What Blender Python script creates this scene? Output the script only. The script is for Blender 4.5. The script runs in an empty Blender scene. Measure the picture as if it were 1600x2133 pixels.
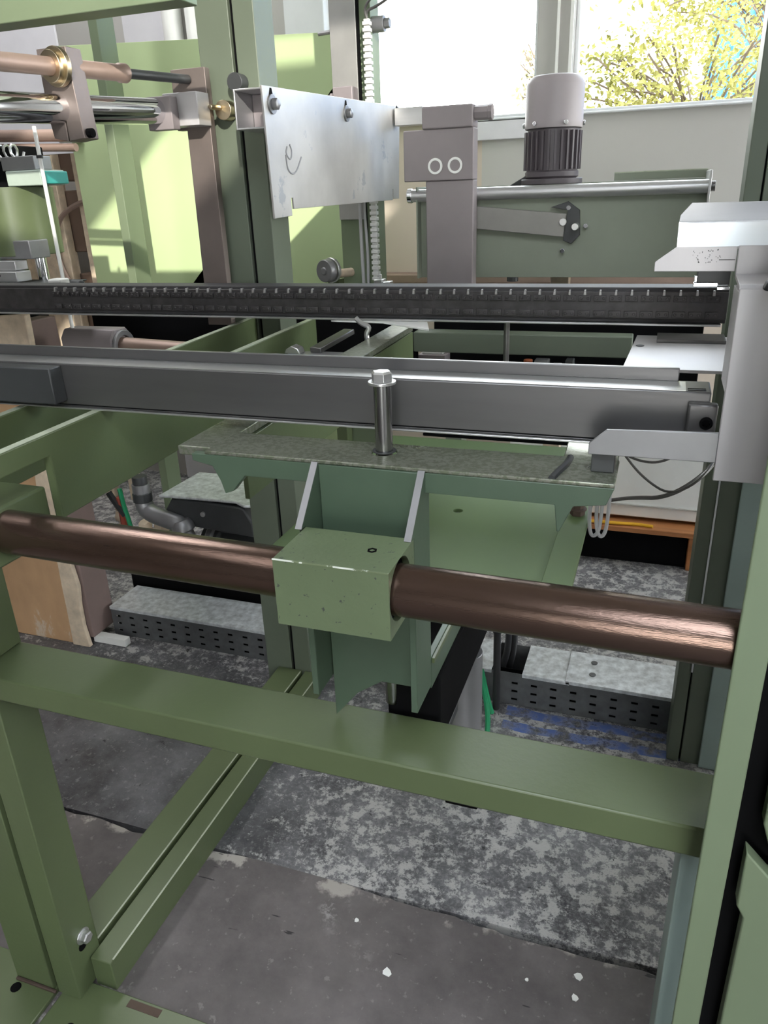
import bpy, bmesh, math, random
from mathutils import Vector, Matrix
random.seed(7)
S = bpy.context.scene
COL = S.collection
PI = math.pi

# ------------------------------------------------------------------ camera
cam_d = bpy.data.cameras.new('camera')
cam = bpy.data.objects.new('camera', cam_d); COL.objects.link(cam)
cam_d.sensor_fit = 'HORIZONTAL'; cam_d.sensor_width = 36.0; cam_d.lens = 1580.0*36/1600
cam_d.clip_start = 0.02; cam_d.clip_end = 200
def unit(v): return Vector(v).normalized()
_X = -unit((-4700, -486.5, 1580)); _Z = -unit((130, 3733.5, 1580))
_Z = (_Z - _X*_X.dot(_Z)).normalized(); _Y = _Z.cross(_X)
Rm = Matrix((_X, _Y, _Z))                       # picture axes -> world axes
cx, cy, cz = Rm @ Vector((1,0,0)), Rm @ Vector((0,-1,0)), Rm @ Vector((0,0,-1))
cam.matrix_world = Matrix(((cx.x,cy.x,cz.x,0),(cx.y,cy.y,cz.y,0),(cx.z,cy.z,cz.z,1.5),(0,0,0,1)))
S.camera = cam

# ------------------------------------------------------------------ sky, sun, lamps, exposure
W = bpy.data.worlds.new('sky'); S.world = W; W.use_nodes = True
nt = W.node_tree; bgn = nt.nodes['Background']
tc = nt.nodes.new('ShaderNodeTexCoord'); sp = nt.nodes.new('ShaderNodeSeparateXYZ'); rp = nt.nodes.new('ShaderNodeValToRGB')
nt.links.new(tc.outputs['Generated'], sp.inputs[0]); nt.links.new(sp.outputs['Z'], rp.inputs[0]); nt.links.new(rp.outputs[0], bgn.inputs[0])
rp.color_ramp.elements[0].color = (1.0, 0.985, 0.96, 1); rp.color_ramp.elements[0].position = 0.0
rp.color_ramp.elements[1].color = (0.86, 0.93, 1.0, 1); rp.color_ramp.elements[1].position = 0.6
bgn.inputs[1].default_value = 11.5
sun_d = bpy.data.lights.new('sun', 'SUN'); sun_d.energy = 4.4; sun_d.angle = 0.012; sun_d.color = (1.0, 0.95, 0.84)
sun = bpy.data.objects.new('sun', sun_d); COL.objects.link(sun)
sun.rotation_euler = Vector((-0.40, 0.70, -0.33)).to_track_quat('-Z', 'Y').to_euler()
def area(name, loc, sx, sy, power, target=None, color=(1,1,1)):
    d = bpy.data.lights.new(name, 'AREA'); d.shape = 'RECTANGLE'; d.size = sx; d.size_y = sy; d.energy = power; d.color = color
    o = bpy.data.objects.new(name, d); COL.objects.link(o); o.location = loc
    if target: o.rotation_euler = (Vector(target)-Vector(loc)).to_track_quat('-Z', 'Y').to_euler()
    return o
area('fill_lamp', (-1.6, -0.6, 3.3), 0.3, 1.5, 8)  # unseen overhead area lights added for fill
area('fill_lamp', (1.2, -1.2, 3.3), 0.3, 1.5, 8)
area('fill_lamp', (-2.6, 1.2, 3.3), 0.3, 1.5, 5)
area('fill_lamp', (-2.2, 2.2, 3.3), 0.3, 1.5, 26)
S.view_settings.view_transform = 'Standard'; S.view_settings.look = 'None'; S.view_settings.gamma = 1
S.view_settings.use_curve_mapping = False; S.view_settings.exposure = 0.27

# ------------------------------------------------------------------ materials
def _n(nt, t, **k):
    n = nt.nodes.new(t)
    for a, v in k.items():
        if a in n.inputs: n.inputs[a].default_value = v
        else: setattr(n, a, v)
    return n
def mat(name, col, rough=.5, metal=0, var=.12, scale=6, chip=None, bump=0, bscale=60, rvar=.1, stretch=(1,1,1), spec=.5, tint=None):
    """painted / bare surface: broad tone variation, optional second-colour patches, fine relief"""
    m = bpy.data.materials.new(name); m.use_nodes = True; nt = m.node_tree; b = nt.nodes['Principled BSDF']
    tc = _n(nt, 'ShaderNodeTexCoord'); mp = _n(nt, 'ShaderNodeMapping'); mp.inputs['Scale'].default_value = stretch
    nt.links.new(tc.outputs['Object'], mp.inputs[0])
    nz = _n(nt, 'ShaderNodeTexNoise', Scale=scale, Detail=5.0, Roughness=.6); nt.links.new(mp.outputs[0], nz.inputs['Vector'])
    r = _n(nt, 'ShaderNodeValToRGB'); e = r.color_ramp.elements
    e[0].position = .3; e[1].position = .72
    c2 = tint or col
    e[0].color = tuple(c*(1-var) for c in col)+(1,); e[1].color = tuple(min(1, c*(1+var)) for c in c2)+(1,)
    nt.links.new(nz.outputs['Fac'], r.inputs[0]); out = r.outputs[0]
    if chip:
        cc, th, cs = chip
        n2 = _n(nt, 'ShaderNodeTexNoise', Scale=cs, Detail=6.0, Roughness=.65); nt.links.new(mp.outputs[0], n2.inputs['Vector'])
        r2 = _n(nt, 'ShaderNodeValToRGB'); r2.color_ramp.elements[0].position = th; r2.color_ramp.elements[1].position = th+.03
        nt.links.new(n2.outputs['Fac'], r2.inputs[0])
        mx = _n(nt, 'ShaderNodeMix', data_type='RGBA'); nt.links.new(r2.outputs[0], mx.inputs[0]); nt.links.new(out, mx.inputs[6]); mx.inputs[7].default_value = tuple(cc)+(1,)
        out = mx.outputs[2]
    nt.links.new(out, b.inputs['Base Color'])
    b.inputs['Metallic'].default_value = metal; b.inputs['Specular IOR Level'].default_value = spec
    mr = _n(nt, 'ShaderNodeMapRange'); mr.inputs[3].default_value = max(.02, rough-rvar); mr.inputs[4].default_value = min(1, rough+rvar)
    nt.links.new(nz.outputs['Fac'], mr.inputs[0]); nt.links.new(mr.outputs[0], b.inputs['Roughness'])
    if bump:
        n3 = _n(nt, 'ShaderNodeTexNoise', Scale=bscale, Detail=4.0); nt.links.new(mp.outputs[0], n3.inputs['Vector'])
        bp = _n(nt, 'ShaderNodeBump', Strength=bump, Distance=.004); nt.links.new(n3.outputs['Fac'], bp.inputs['Height']); nt.links.new(bp.outputs[0], b.inputs['Normal'])
    return m
M = {}
G = (.104, .134, .064)
M['green'] = mat('green_paint', G, .36, var=.10, scale=3, chip=((.05,.06,.045), .75, 55), bump=.05, bscale=120)
M['postgrey'] = mat('grey_green_gloss_paint', (.125,.150,.110), .50, var=.10, scale=3, bump=.03)
M['greencool'] = mat('cool_green_paint', (.078,.118,.080), .38, var=.12, scale=4, bump=.04)
M['greenclean'] = mat('green_paint_clean', (.178,.225,.140), .48, var=.08, scale=2)
M['greenpale'] = mat('pale_green_panel', (.50,.62,.34), .55, var=.05, scale=1.5)
M['greenworn'] = mat('scuffed_green_paint', (.138,.180,.100), .40, var=.12, scale=4, chip=((.05,.06,.05), .63, 85), bump=.1, bscale=150)
M['greenworntop'] = mat('worn_green_and_bare_steel', (.17,.19,.135), .30, metal=.5, var=.3, scale=5, chip=((.25,.26,.215), .48, 150), bump=.15, bscale=90)
M['teal'] = mat('grey_teal_paint', (.33,.42,.39), .45, var=.08)
M['steel'] = mat('dark_bare_steel', (.21,.205,.205), .38, metal=.85, var=.2, scale=3, stretch=(1,6,6), bump=.04)
M['brownsteel'] = mat('oxidised_flat_steel', (.23,.19,.175), .5, metal=.6, var=.18, scale=5, chip=((.33,.30,.28), .66, 12))
M['sheetgreen'] = mat('leaf_green_sheet', (.105,.165,.062), .6, var=.08, scale=2)
M['trough'] = mat('grey_green_trough', (.265,.295,.235), .5, var=.06)  # lightened so the colour carries some of the window glare
M['cap'] = mat('mauve_grey_fan_cover', (.335,.30,.31), .5, var=.06)  # paler than the mauve steel, glare put into the colour
M['motor'] = mat('mauve_black_motor', (.085,.072,.082), .5, var=.1)
M['alugrey'] = mat('matt_grey_aluminium', (.52,.505,.52), .42, metal=.3, var=.06, scale=3, stretch=(6,1,1), chip=((.62,.62,.63), .735, 40))
M['dulllever'] = mat('dull_grey_bar', (.30,.29,.275), .5, metal=.3, var=.12)
M['mauve'] = mat('mauve_grey_steel', (.285,.25,.26), .55, metal=.2, var=.12, scale=4)  # base lightened to stand in for hazy glare
M['alu'] = mat('brushed_aluminium', (.60,.60,.61), .36, metal=.75, var=.07, scale=3, stretch=(1,1,14), bump=.03)
M['aludull'] = mat('smudged_aluminium_sheet', (.54,.53,.515), .45, metal=.75, var=.14, scale=5, chip=((.42,.43,.45), .63, 9), rvar=.14)
M['brightsteel'] = mat('bright_edge_steel', (.66,.66,.66), .32, metal=.9, var=.06, scale=2, rvar=.04)
M['chrome'] = mat('chrome', (.82,.83,.86), .08, metal=1, var=.02, rvar=.03)
M['shaft'] = mat('oxidised_brown_shaft', (.155,.095,.07), .17, metal=.8, var=.35, scale=3, stretch=(.5,5,5), tint=(.13,.09,.075), chip=((.075,.05,.042), .68, 30), bump=.10, bscale=180, rvar=.08)
M['bronze'] = mat('bronze_brown_rod', (.36,.26,.22), .45, metal=.45, var=.15)
M['brass'] = mat('brass_bushing', (.62,.52,.36), .3, metal=1, var=.1)
M['darkrail'] = mat('gunmetal_rail', (.15,.147,.148), .36, metal=.7, var=.2, scale=2.5, stretch=(.4,3,3), bump=.03)
M['chain'] = mat('oiled_chain_steel', (.085,.08,.082), .42, metal=.6, var=.3, scale=30)
M['chainrail'] = mat('dull_dark_rail', (.05,.048,.05), .65, metal=.2, var=.2)
M['tooth'] = mat('worn_tooth_steel', (.40,.39,.39), .4, metal=.7, var=.4, scale=60)
M['rod'] = mat('polished_rod', (.40,.40,.40), .2, metal=1, var=.05)
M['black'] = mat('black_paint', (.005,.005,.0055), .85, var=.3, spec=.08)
M['blackrub'] = mat('black_rubber', (.018,.018,.02), .55, var=.2)
M['darkgrey'] = mat('dark_grey_cast', (.06,.063,.066), .45, metal=.3, var=.2)
M['midgrey'] = mat('grey_cast_metal', (.30,.30,.31), .4, metal=.6, var=.15)
M['galv'] = mat('galvanised_steel', (.66,.69,.71), .36, metal=.35, var=.34, scale=42, rvar=.18)
M['galvdark'] = mat('galvanised_side_shaded', (.13,.135,.14), .55, metal=.4, var=.2, scale=30)  # shaded copy of the galvanised steel, darkened for the tray sides
M['wallgrey'] = mat('grey_wall', (.47,.46,.44), .7, var=.05, scale=1)  # lightened base, stands in for glare around the windows
M['wallbeige'] = mat('beige_wall', (.55,.47,.40), .8, var=.06, scale=1)
M['whiteframe'] = mat('white_window_frame', (.72,.74,.76), .4, var=.04)
M['white'] = mat('white_board', (.85,.85,.83), .6, var=.05)
M['tan'] = mat('tan_cardboard', (.50,.31,.17), .8, var=.25, scale=4, stretch=(1,1,.5), chip=((.62,.50,.38), .60, 4), bump=.1)
M['mauvebrown'] = mat('mauve_brown_cardboard', (.23,.165,.15), .8, var=.1)
M['cream'] = mat('cream_torn_paper', (.66,.54,.41), .85, var=.2, scale=20, bump=.3, bscale=40)
M['wood'] = mat('orange_brown_wood', (.42,.17,.06), .6, var=.3, scale=5, stretch=(.3,4,4))
M['brownbox'] = mat('brown_boxes', (.17,.115,.085), .75, var=.25, scale=3)
M['greenwire'] = mat('green_wire', (.02,.28,.12), .4, var=.1)
M['redwire'] = mat('red_cable', (.28,.05,.03), .5, var=.1)
M['cable'] = mat('grey_cable', (.08,.075,.07), .45, var=.15)
M['cablepale'] = mat('pale_grey_hose', (.42,.42,.43), .4, var=.1)
M['chainplastic'] = mat('pale_plastic_links', (.62,.62,.60), .45, var=.12)
M['cyan'] = mat('turquoise_paint', (.05,.42,.38), .45, var=.1)
M['mint'] = mat('mint_grey_paint', (.42,.50,.44), .5, var=.1)
M['edge'] = mat('painted_edge_highlight', (.42,.46,.35), .4, var=.2, scale=30)  # pale colour for edge highlights painted on as strips
M['edgechip'] = mat('chipped_edge', (.17,.21,.12), .4, var=.2, chip=((.75,.78,.72), .5, 40))
M['pen'] = mat('faded_grey_pen', (.30,.30,.31), .6)
M['marker'] = mat('black_marker_ink', (.13,.13,.13), .6, var=.2)
M['yellow'] = mat('yellow_hose', (.75,.42,.02), .45, var=.1)
M['orange'] = mat('orange_cap', (.55,.15,.06), .5, var=.1)
M['bark'] = mat('bark', (.10,.075,.05), .9, var=.3, bump=.3)
M['leaf'] = mat('yellow_green_leaves', (.17,.185,.04), .7, var=.45, scale=1.6, tint=(.26,.24,.075), spec=.1)
M['leafpale'] = mat('pale_leaves', (.30,.28,.16), .7, var=.2, scale=2)
M['blue'] = mat('blue_sheeting', (.02,.13,.37), .6, var=.08, scale=2, stretch=(6,1,.4))
M['earth'] = mat('pale_ground', (.55,.52,.44), .9, var=.15)
M['perf'] = mat('pale_lavender_sheet', (.66,.65,.69), .5, var=.05)
M['rust'] = mat('rusty_bolt', (.10,.07,.055), .7, metal=.4, var=.3)
def glass():
    m = bpy.data.materials.new('window_glass'); m.use_nodes = True; nt = m.node_tree; nt.nodes.clear()
    o = _n(nt, 'ShaderNodeOutputMaterial'); t = _n(nt, 'ShaderNodeBsdfTransparent'); g = _n(nt, 'ShaderNodeBsdfGlossy', Roughness=.02)
    f = _n(nt, 'ShaderNodeFresnel', IOR=1.35); mx = _n(nt, 'ShaderNodeMixShader')
    t.inputs[0].default_value = (.97,.98,.97,1)
    nt.links.new(f.outputs[0], mx.inputs[0]); nt.links.new(t.outputs[0], mx.inputs[1]); nt.links.new(g.outputs[0], mx.inputs[2]); nt.links.new(mx.outputs[0], o.inputs[0])
    return m
M['glass'] = glass()
def floor_mat(name, kind):
    m = bpy.data.materials.new(name); m.use_nodes = True; nt = m.node_tree; b = nt.nodes['Principled BSDF']; L = nt.links.new
    tc = _n(nt, 'ShaderNodeTexCoord')
    def noise(sc, det=8., ro=.62, vec=None):
        n = _n(nt, 'ShaderNodeTexNoise', Scale=sc, Detail=det, Roughness=ro); L(vec or tc.outputs['Object'], n.inputs['Vector']); return n.outputs['Fac']
    def ramp(src, p0, p1, c0=(0,0,0), c1=(1,1,1)):
        r = _n(nt, 'ShaderNodeValToRGB'); e = r.color_ramp.elements; e[0].position = p0; e[1].position = p1; e[0].color = tuple(c0)+(1,); e[1].color = tuple(c1)+(1,); L(src, r.inputs[0]); return r.outputs[0]
    def span(src, a, b):
        x = _n(nt, 'ShaderNodeMapRange'); x.inputs[1].default_value = a; x.inputs[2].default_value = b; L(src, x.inputs[0]); return x.outputs[0]
    def mix(f, a, c):
        x = _n(nt, 'ShaderNodeMix', data_type='RGBA'); L(f, x.inputs[0])
        for i, v in ((6, a), (7, c)):
            if isinstance(v, tuple): x.inputs[i].default_value = v+(1,)
            else: L(v, x.inputs[i])
        return x.outputs[2]
    def math_(op, a, c):
        x = _n(nt, 'ShaderNodeMath', operation=op)
        for i, v in ((0, a), (1, c)):
            if isinstance(v, (int, float)): x.inputs[i].default_value = v
            else: L(v, x.inputs[i])
        return x.outputs[0]
    if kind == 'near':
        base = ramp(noise(3.0, 12., .68), .34, .68, (.070,.060,.063), (.185,.165,.163))
        base = mix(ramp(noise(1.1), .5, .7), base, (.115,.105,.10))
        base = mix(ramp(noise(38, 4.), .735, .75), base, (.42,.40,.38))          # pale chips
        base = mix(ramp(noise(26, 3.), .765, .78), base, (.03,.03,.03))
        s = _n(nt, 'ShaderNodeSeparateXYZ'); L(tc.outputs['Object'], s.inputs[0])
        edge = span(math_('ADD', s.outputs['Y'], math_('MULTIPLY', noise(9, 6.), .12)), 1.215, 1.228)   # crumbled slab edge
        base = mix(math_('MULTIPLY', edge, ramp(noise(14, 8.), .50, .56)), base, (.40,.37,.34))
        base = mix(math_('MULTIPLY', ramp(noise(2.3, 3.), .60, .66), ramp(noise(22, 9., .75), .52, .6)), base, (.36,.345,.335))
        mp = _n(nt, 'ShaderNodeMapping'); mp.inputs['Scale'].default_value = (7, 42, 1); mp.inputs['Rotation'].default_value = (0, 0, -.12); L(tc.outputs['Object'], mp.inputs[0])
        base = mix(ramp(noise(1.0, 3., .5, mp.outputs[0]), .705, .72), base, (.022,.02,.022))                  # short dark scuffs
        base = mix(math_('MULTIPLY', ramp(noise(55, 6.), .62, .66), .35), base, (.33,.31,.30))
        bstr, rr = .18, .55
    else:
        base = ramp(noise(4.5, 12., .72), .36, .66, (.045,.044,.050), (.19,.188,.20))
        s = _n(nt, 'ShaderNodeSeparateXYZ'); L(tc.outputs['Object'], s.inputs[0])
        zx = span(math_('ADD', s.outputs['X'], math_('MULTIPLY', noise(2.2, 4.), .8)), -.85, -.15)               # scabby part of the slab
        zone = math_('MAXIMUM', zx, span(s.outputs['Y'], 1.65, 2.0))
        zone = math_('ADD', math_('MULTIPLY', zone, .125), math_('ADD', math_('MULTIPLY', noise(3.4, 6., .6), .16), .07))
        s1 = ramp(math_('ADD', noise(24, 14., .80), zone), .765, .815)
        s2 = ramp(math_('ADD', noise(80, 10., .80), zone), .74, .86)
        base = mix(math_('MULTIPLY', s2, .5), base, (.36,.355,.36))
        base = mix(math_('MULTIPLY', s1, .9), base, (.52,.51,.50))
        base = mix(math_('MULTIPLY', ramp(noise(48, 10., .8), .56, .60), .5), base, (.33,.325,.33))
        base = mix(ramp(noise(30, 7., .7), .645, .66), base, (.028,.028,.03))                                  # dark pits
        # two worn blue paint strokes in front of the cable tray
        wob = noise(7, 3.)
        for y0, w in ((1.978, .022), (1.908, .020)):
            d = math_('ABSOLUTE', math_('ADD', math_('SUBTRACT', s.outputs['Y'], y0-.02), math_('MULTIPLY', wob, .04)), 0)
            inb = math_('LESS_THAN', d, w)
            xin = math_('MULTIPLY', math_('GREATER_THAN', s.outputs['X'], -.33), math_('LESS_THAN', s.outputs['X'], .18))
            msk = math_('MULTIPLY', math_('MULTIPLY', inb, xin), ramp(noise(24, 6.), .38, .58))
            base = mix(msk, base, (.10,.16,.42))
        bstr, rr = .35, .5
    L(base, b.inputs['Base Color'])
    mr = _n(nt, 'ShaderNodeMapRange'); mr.inputs[3].default_value = rr-.15; mr.inputs[4].default_value = rr+.2; L(noise(9), mr.inputs[0]); L(mr.outputs[0], b.inputs['Roughness'])
    bp = _n(nt, 'ShaderNodeBump', Strength=bstr, Distance=.006); L(noise(45, 8.), bp.inputs['Height']); L(bp.outputs[0], b.inputs['Normal'])
    return m
M['floornear'] = floor_mat('smooth_stained_concrete', 'near'); M['floorfar'] = floor_mat('scabby_mottled_concrete', 'far')

# ------------------------------------------------------------------ mesh building
class MB:
    def __init__(s): s.v = []; s.f = []
    def add(s, vs, fs):
        o = len(s.v); s.v += [Vector(v) for v in vs]; s.f += [tuple(i+o for i in f) for f in fs]; return s
    def box(s, x0, x1, y0, y1, z0, z1):
        return s.add([(x0,y0,z0),(x1,y0,z0),(x1,y1,z0),(x0,y1,z0),(x0,y0,z1),(x1,y0,z1),(x1,y1,z1),(x0,y1,z1)],
                     [(0,3,2,1),(4,5,6,7),(0,1,5,4),(1,2,6,5),(2,3,7,6),(3,0,4,7)])
    def prism(s, poly, axis, a, b):
        n = len(poly)
        def P(p, t): return {'x': (t,p[0],p[1]), 'y': (p[0],t,p[1]), 'z': (p[0],p[1],t)}[axis]
        vs = [P(p,a) for p in poly]+[P(p,b) for p in poly]
        fs = [tuple(range(n)), tuple(range(2*n-1, n-1, -1))]+[(i, i+n, (i+1)%n+n, (i+1)%n) for i in range(n)]
        return s.add(vs, fs)
    def holed(s, u0, u1, w0, w1, axis, a, b, c, r, n=28):
        """rectangular plate normal to axis with one round hole"""
        angs = [2*PI*i/n for i in range(n)]+[math.atan2(w-c[1], u-c[0])%(2*PI) for u in (u0,u1) for w in (w0,w1)]
        angs = sorted(set(angs)); k = len(angs)
        def P(p, t): return {'x': (t,p[0],p[1]), 'y': (p[0],t,p[1]), 'z': (p[0],p[1],t)}[axis]
        inn, out = [], []
        for g in angs:
            du, dw = math.cos(g), math.sin(g); ts = []
            if abs(du) > 1e-9: ts.append(((u1 if du > 0 else u0)-c[0])/du)
            if abs(dw) > 1e-9: ts.append(((w1 if dw > 0 else w0)-c[1])/dw)
            t = min(ts); inn.append((c[0]+r*du, c[1]+r*dw)); out.append((c[0]+t*du, c[1]+t*dw))
        vs = [P(p,a) for p in inn]+[P(p,a) for p in out]+[P(p,b) for p in inn]+[P(p,b) for p in out]
        fs = []
        for i in range(k):
            j = (i+1)%k
            fs += [(i,j,k+j,k+i), (2*k+i,3*k+i,3*k+j,2*k+j), (i,2*k+i,2*k+j,j), (k+i,k+j,3*k+j,3*k+i)]
        return s.add(vs, fs)
    def bar(s, p0, p1, w, h, up=(0,0,1)):
        """square bar between two points, w sideways, h along up"""
        p0, p1 = Vector(p0), Vector(p1); d = (p1-p0).normalized(); u = Vector(up); sd = d.cross(u).normalized(); u = sd.cross(d).normalized()
        vs = []
        for p in (p0, p1):
            for a, b in ((-1,-1),(1,-1),(1,1),(-1,1)): vs.append(p+sd*(a*w/2)+u*(b*h/2))
        return s.add(vs, [(0,3,2,1),(4,5,6,7),(0,1,5,4),(1,2,6,5),(2,3,7,6),(3,0,4,7)])
    def lathe(s, p, d, prof, n=24):
        """prof: (distance along d, radius)"""
        p, d = Vector(p), Vector(d).normalized(); a = d.orthogonal().normalized(); b = d.cross(a)
        if n == 6 and abs(d.z) > .9: a = Vector((1,0,0)); b = d.cross(a)
        vs, fs = [], []; k = len(prof)
        for t, r in prof:
            for i in range(n):
                g = 2*PI*i/n; vs.append(p+d*t+(a*math.cos(g)+b*math.sin(g))*r)
        for j in range(k-1):
            for i in range(n): fs.append((j*n+i, j*n+(i+1)%n, (j+1)*n+(i+1)%n, (j+1)*n+i))
        fs.append(tuple(range(n-1,-1,-1))); fs.append(tuple(range((k-1)*n, k*n)))
        return s.add(vs, fs)
    def cyl(s, p0, p1, r, n=24, r1=None, ch=0):
        p0, p1 = Vector(p0), Vector(p1); L = (p1-p0).length; r1 = r if r1 is None else r1
        pr = [(0,r),(L,r1)] if not ch else [(0,r-ch),(ch,r),(L-ch,r1),(L,r1-ch)]
        return s.lathe(p0, p1-p0, pr, n)
    def ring(s, p, d, ro, ri, t, n=28):
        p, d = Vector(p), Vector(d).normalized(); a = d.orthogonal().normalized(); b = d.cross(a); vs, fs = [], []
        for h, r in ((0,ri),(0,ro),(t,ro),(t,ri)):
            for i in range(n):
                g = 2*PI*i/n; vs.append(p+d*h+(a*math.cos(g)+b*math.sin(g))*r)
        for j in range(4):
            for i in range(n): fs.append((j*n+i, j*n+(i+1)%n, ((j+1)%4)*n+(i+1)%n, ((j+1)%4)*n+i))
        return s.add(vs, fs)
    def tube(s, pts, r, n=8, smooth=3):
        P = [Vector(p) for p in pts]
        for _ in range(smooth):                         # corner cutting keeps the ends
            Q = [P[0]]
            for a, b in zip(P, P[1:]): Q += [a*.75+b*.25, a*.25+b*.75]
            Q.append(P[-1]); P = Q if len(Q) < 90 else P
        k = len(P); vs, fs = [], []; prev = None
        for i in range(k):
            d = (P[min(i+1,k-1)]-P[max(i-1,0)]).normalized()
            a = d.orthogonal().normalized() if prev is None else (prev-d*prev.dot(d)).normalized()
            prev = a; b = d.cross(a)
            for j in range(n):
                g = 2*PI*j/n; vs.append(P[i]+(a*math.cos(g)+b*math.sin(g))*r)
        for i in range(k-1):
            for j in range(n): fs.append((i*n+j, i*n+(j+1)%n, (i+1)*n+(j+1)%n, (i+1)*n+j))
        fs.append(tuple(range(n-1,-1,-1))); fs.append(tuple(range((k-1)*n, k*n)))
        return s.add(vs, fs)
def wloc(o):
    v = Vector(o.location)
    while o.parent: o = o.parent; v += Vector(o.location)
    return v
def build(name, mb, m, parent=None, bevel=.0015, smooth=True, kind=None, label=None):
    me = bpy.data.meshes.new(name); off = wloc(parent) if parent else Vector((0,0,0))
    me.from_pydata([v-off for v in mb.v], [], mb.f)
    bm = bmesh.new(); bm.from_mesh(me); bmesh.ops.recalc_face_normals(bm, faces=bm.faces); bm.to_mesh(me); bm.free()
    me.materials.append(M[m] if isinstance(m, str) else m)
    o = bpy.data.objects.new(name, me); COL.objects.link(o)
    if parent: o.parent = parent
    if bevel:
        b = o.modifiers.new('bevel', 'BEVEL'); b.width = bevel; b.segments = 2; b.limit_method = 'ANGLE'; b.angle_limit = math.radians(50); b.harden_normals = False
    if smooth:
        me.polygons.foreach_set('use_smooth', [True]*len(me.polygons)); me.set_sharp_from_angle(angle=math.radians(40))
    if kind: o['kind'] = kind
    if label: o['label'] = label
    return o
def thing(name, label, cat, loc=(0,0,0), group=None):
    o = bpy.data.objects.new(name, None); COL.objects.link(o); o.location = loc; o.empty_display_size = .05
    o['label'] = label; o['category'] = cat
    if group: o['group'] = group
    return o
def tag(o, label, cat, group=None, kind=None):
    o['label'] = label; o['category'] = cat
    if group: o['group'] = group
    if kind: o['kind'] = kind
    return o
def struct(name, mb, m, parent=None, bevel=0):
    o = build(name, mb, m, parent, bevel=bevel, smooth=False)
    if not parent: o['kind'] = 'structure'
    return o
def share(src, parent, off):
    """another alike piece: same mesh, moved"""
    c = src.copy(); COL.objects.link(c); c.parent = parent; c.location = Vector(src.location)+Vector(off); return c
def B(*a): return MB().box(*a)
def hexbolt(name, p, d, af, h, m, parent, washer=0, label=None):
    """hex head standing on p along d; optional washer under it"""
    d = Vector(d).normalized(); p = Vector(p); mb = MB(); t = 0
    if washer: mb.cyl(p, p+d*.003, washer, 20); t = .003
    mb.lathe(p+d*t, d, [(0,af*.577),(h*.8,af*.577),(h,af*.47)], 6)
    return build(name, mb, m, parent, bevel=.0006, smooth=False, label=label)

# ------------------------------------------------------------------ the room
fl = MB()
struct('floor', B(-5.2, 2.4, 1.188, 3.7, -.05, 0), 'floorfar')
rj = random.Random(12); jag = []; x = 2.4; yj = 1.183
while x > -5.2:
    jag.append((x, yj)); yj = min(1.187, max(1.168, yj+rj.gauss(0, .004))); x -= rj.uniform(.012, .05)
jag.append((-5.2, 1.183))
struct('floor', MB().prism([(-5.2,-4.2),(2.4,-4.2)]+jag, 'z', -.05, .001), 'floornear')
struct('floor', B(-5.2, 2.4, -4.2, 3.7, -.09, -.05), 'black')
YW = 3.6
XR = 2.2
struct('wall_back', B(-5.2, -1.69, YW, YW+.2, 0, 3.4), 'wallgrey')
struct('wall_back', B(-1.69, XR, YW, YW+.2, 0, 1.10), 'wallbeige')
struct('wall_back', B(-1.69, -.80, YW, YW+.2, 1.10, 1.765), 'wallbeige')
struct('wall_back', B(-.80, XR, YW, YW+.2, 1.10, 1.765), 'wallgrey')
struct('wall_back', B(-1.69, XR, YW, YW+.2, 3.05, 3.4), 'wallgrey')
struct('wall_left', B(-5.2, -5.0, -4.2, YW+.2, 0, 3.4), 'wallgrey')
XR = 2.2
struct('wall_right', MB().box(XR,XR+.2,-4.2,2.25,0,3.4).box(XR,XR+.2,2.25,YW+.2,0,.85).box(XR,XR+.2,2.25,YW+.2,3.15,3.4).box(XR,XR+.2,3.45,YW+.2,.85,3.15), 'wallgrey')
YF = -4.0
struct('wall_front', MB().box(-5.2,-.1,YF-.2,YF,0,3.4).box(1.2,XR+.2,YF-.2,YF,0,3.4).box(-.1,1.2,YF-.2,YF,0,.50).box(-.1,1.2,YF-.2,YF,2.3,3.4), 'wallgrey')
fr_ = MB()
for a in ((-.1,1.2,.50,.55),(-.1,1.2,2.25,2.30),(-.1,-.05,.55,2.25),(1.15,1.2,.55,2.25)): fr_.box(a[0],a[1],YF-.12,YF-.06,a[2],a[3])
w4 = struct('fill_window', fr_, 'whiteframe', bevel=.004)  # added behind the camera, sized for front fill light
struct('pane', B(-.05,1.15,YF-.095,YF-.089,.55,2.25), 'glass', w4)
# ceiling with two unseen openings shaped for the sun patches
ceil = MB()
xs = [-5.2, .067, .20, .68, 1.3, XR+.2]; ys = [-4.2, -2.5, -.55, -.40, .0, YW+.2]
for i in range(5):
    for j in range(5):
        hole = (j == 1 and i in (1,2,3)) or (j == 3 and i == 2)
        if not hole: ceil.box(xs[i], xs[i+1], ys[j], ys[j+1], 3.4, 3.5)
struct('ceiling', ceil, 'wallgrey')
# windows: sill, jamb, mullions, glass
def window(name, x0, x1, z0, z1):
    fr = MB(); w = .016
    for a in ((x0,x1,z0,z0+w),(x0,x1,z1-w,z1),(x0,x0+w,z0+w,z1-w),(x1-w,x1,z0+w,z1-w)): fr.box(a[0],a[1],YW+.03,YW+.09,a[2],a[3])
    o = struct(name, fr, 'whiteframe', bevel=.004)
    struct('pane', B(x0+w, x1-w, YW+.058, YW+.064, z0+w, z1-w), 'glass', o)
    return o
struct('trim_1', B(-1.50, XR, YW-.035, YW+.12, 1.765, 1.773), 'whiteframe', bevel=.004)
struct('trim_2', B(-1.69, -1.50, YW-.03, YW+.1, 1.773, 3.05), 'whiteframe', bevel=.004)
window('window_1', -1.50, -.575, 1.773, 3.05); window('window_2', -.43, 1.2, 1.773, 3.05)
struct('trim_3', B(-.575, -.43, YW-.02, YW+.12, 1.773, 3.05), 'wallgrey', bevel=.004)
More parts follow.
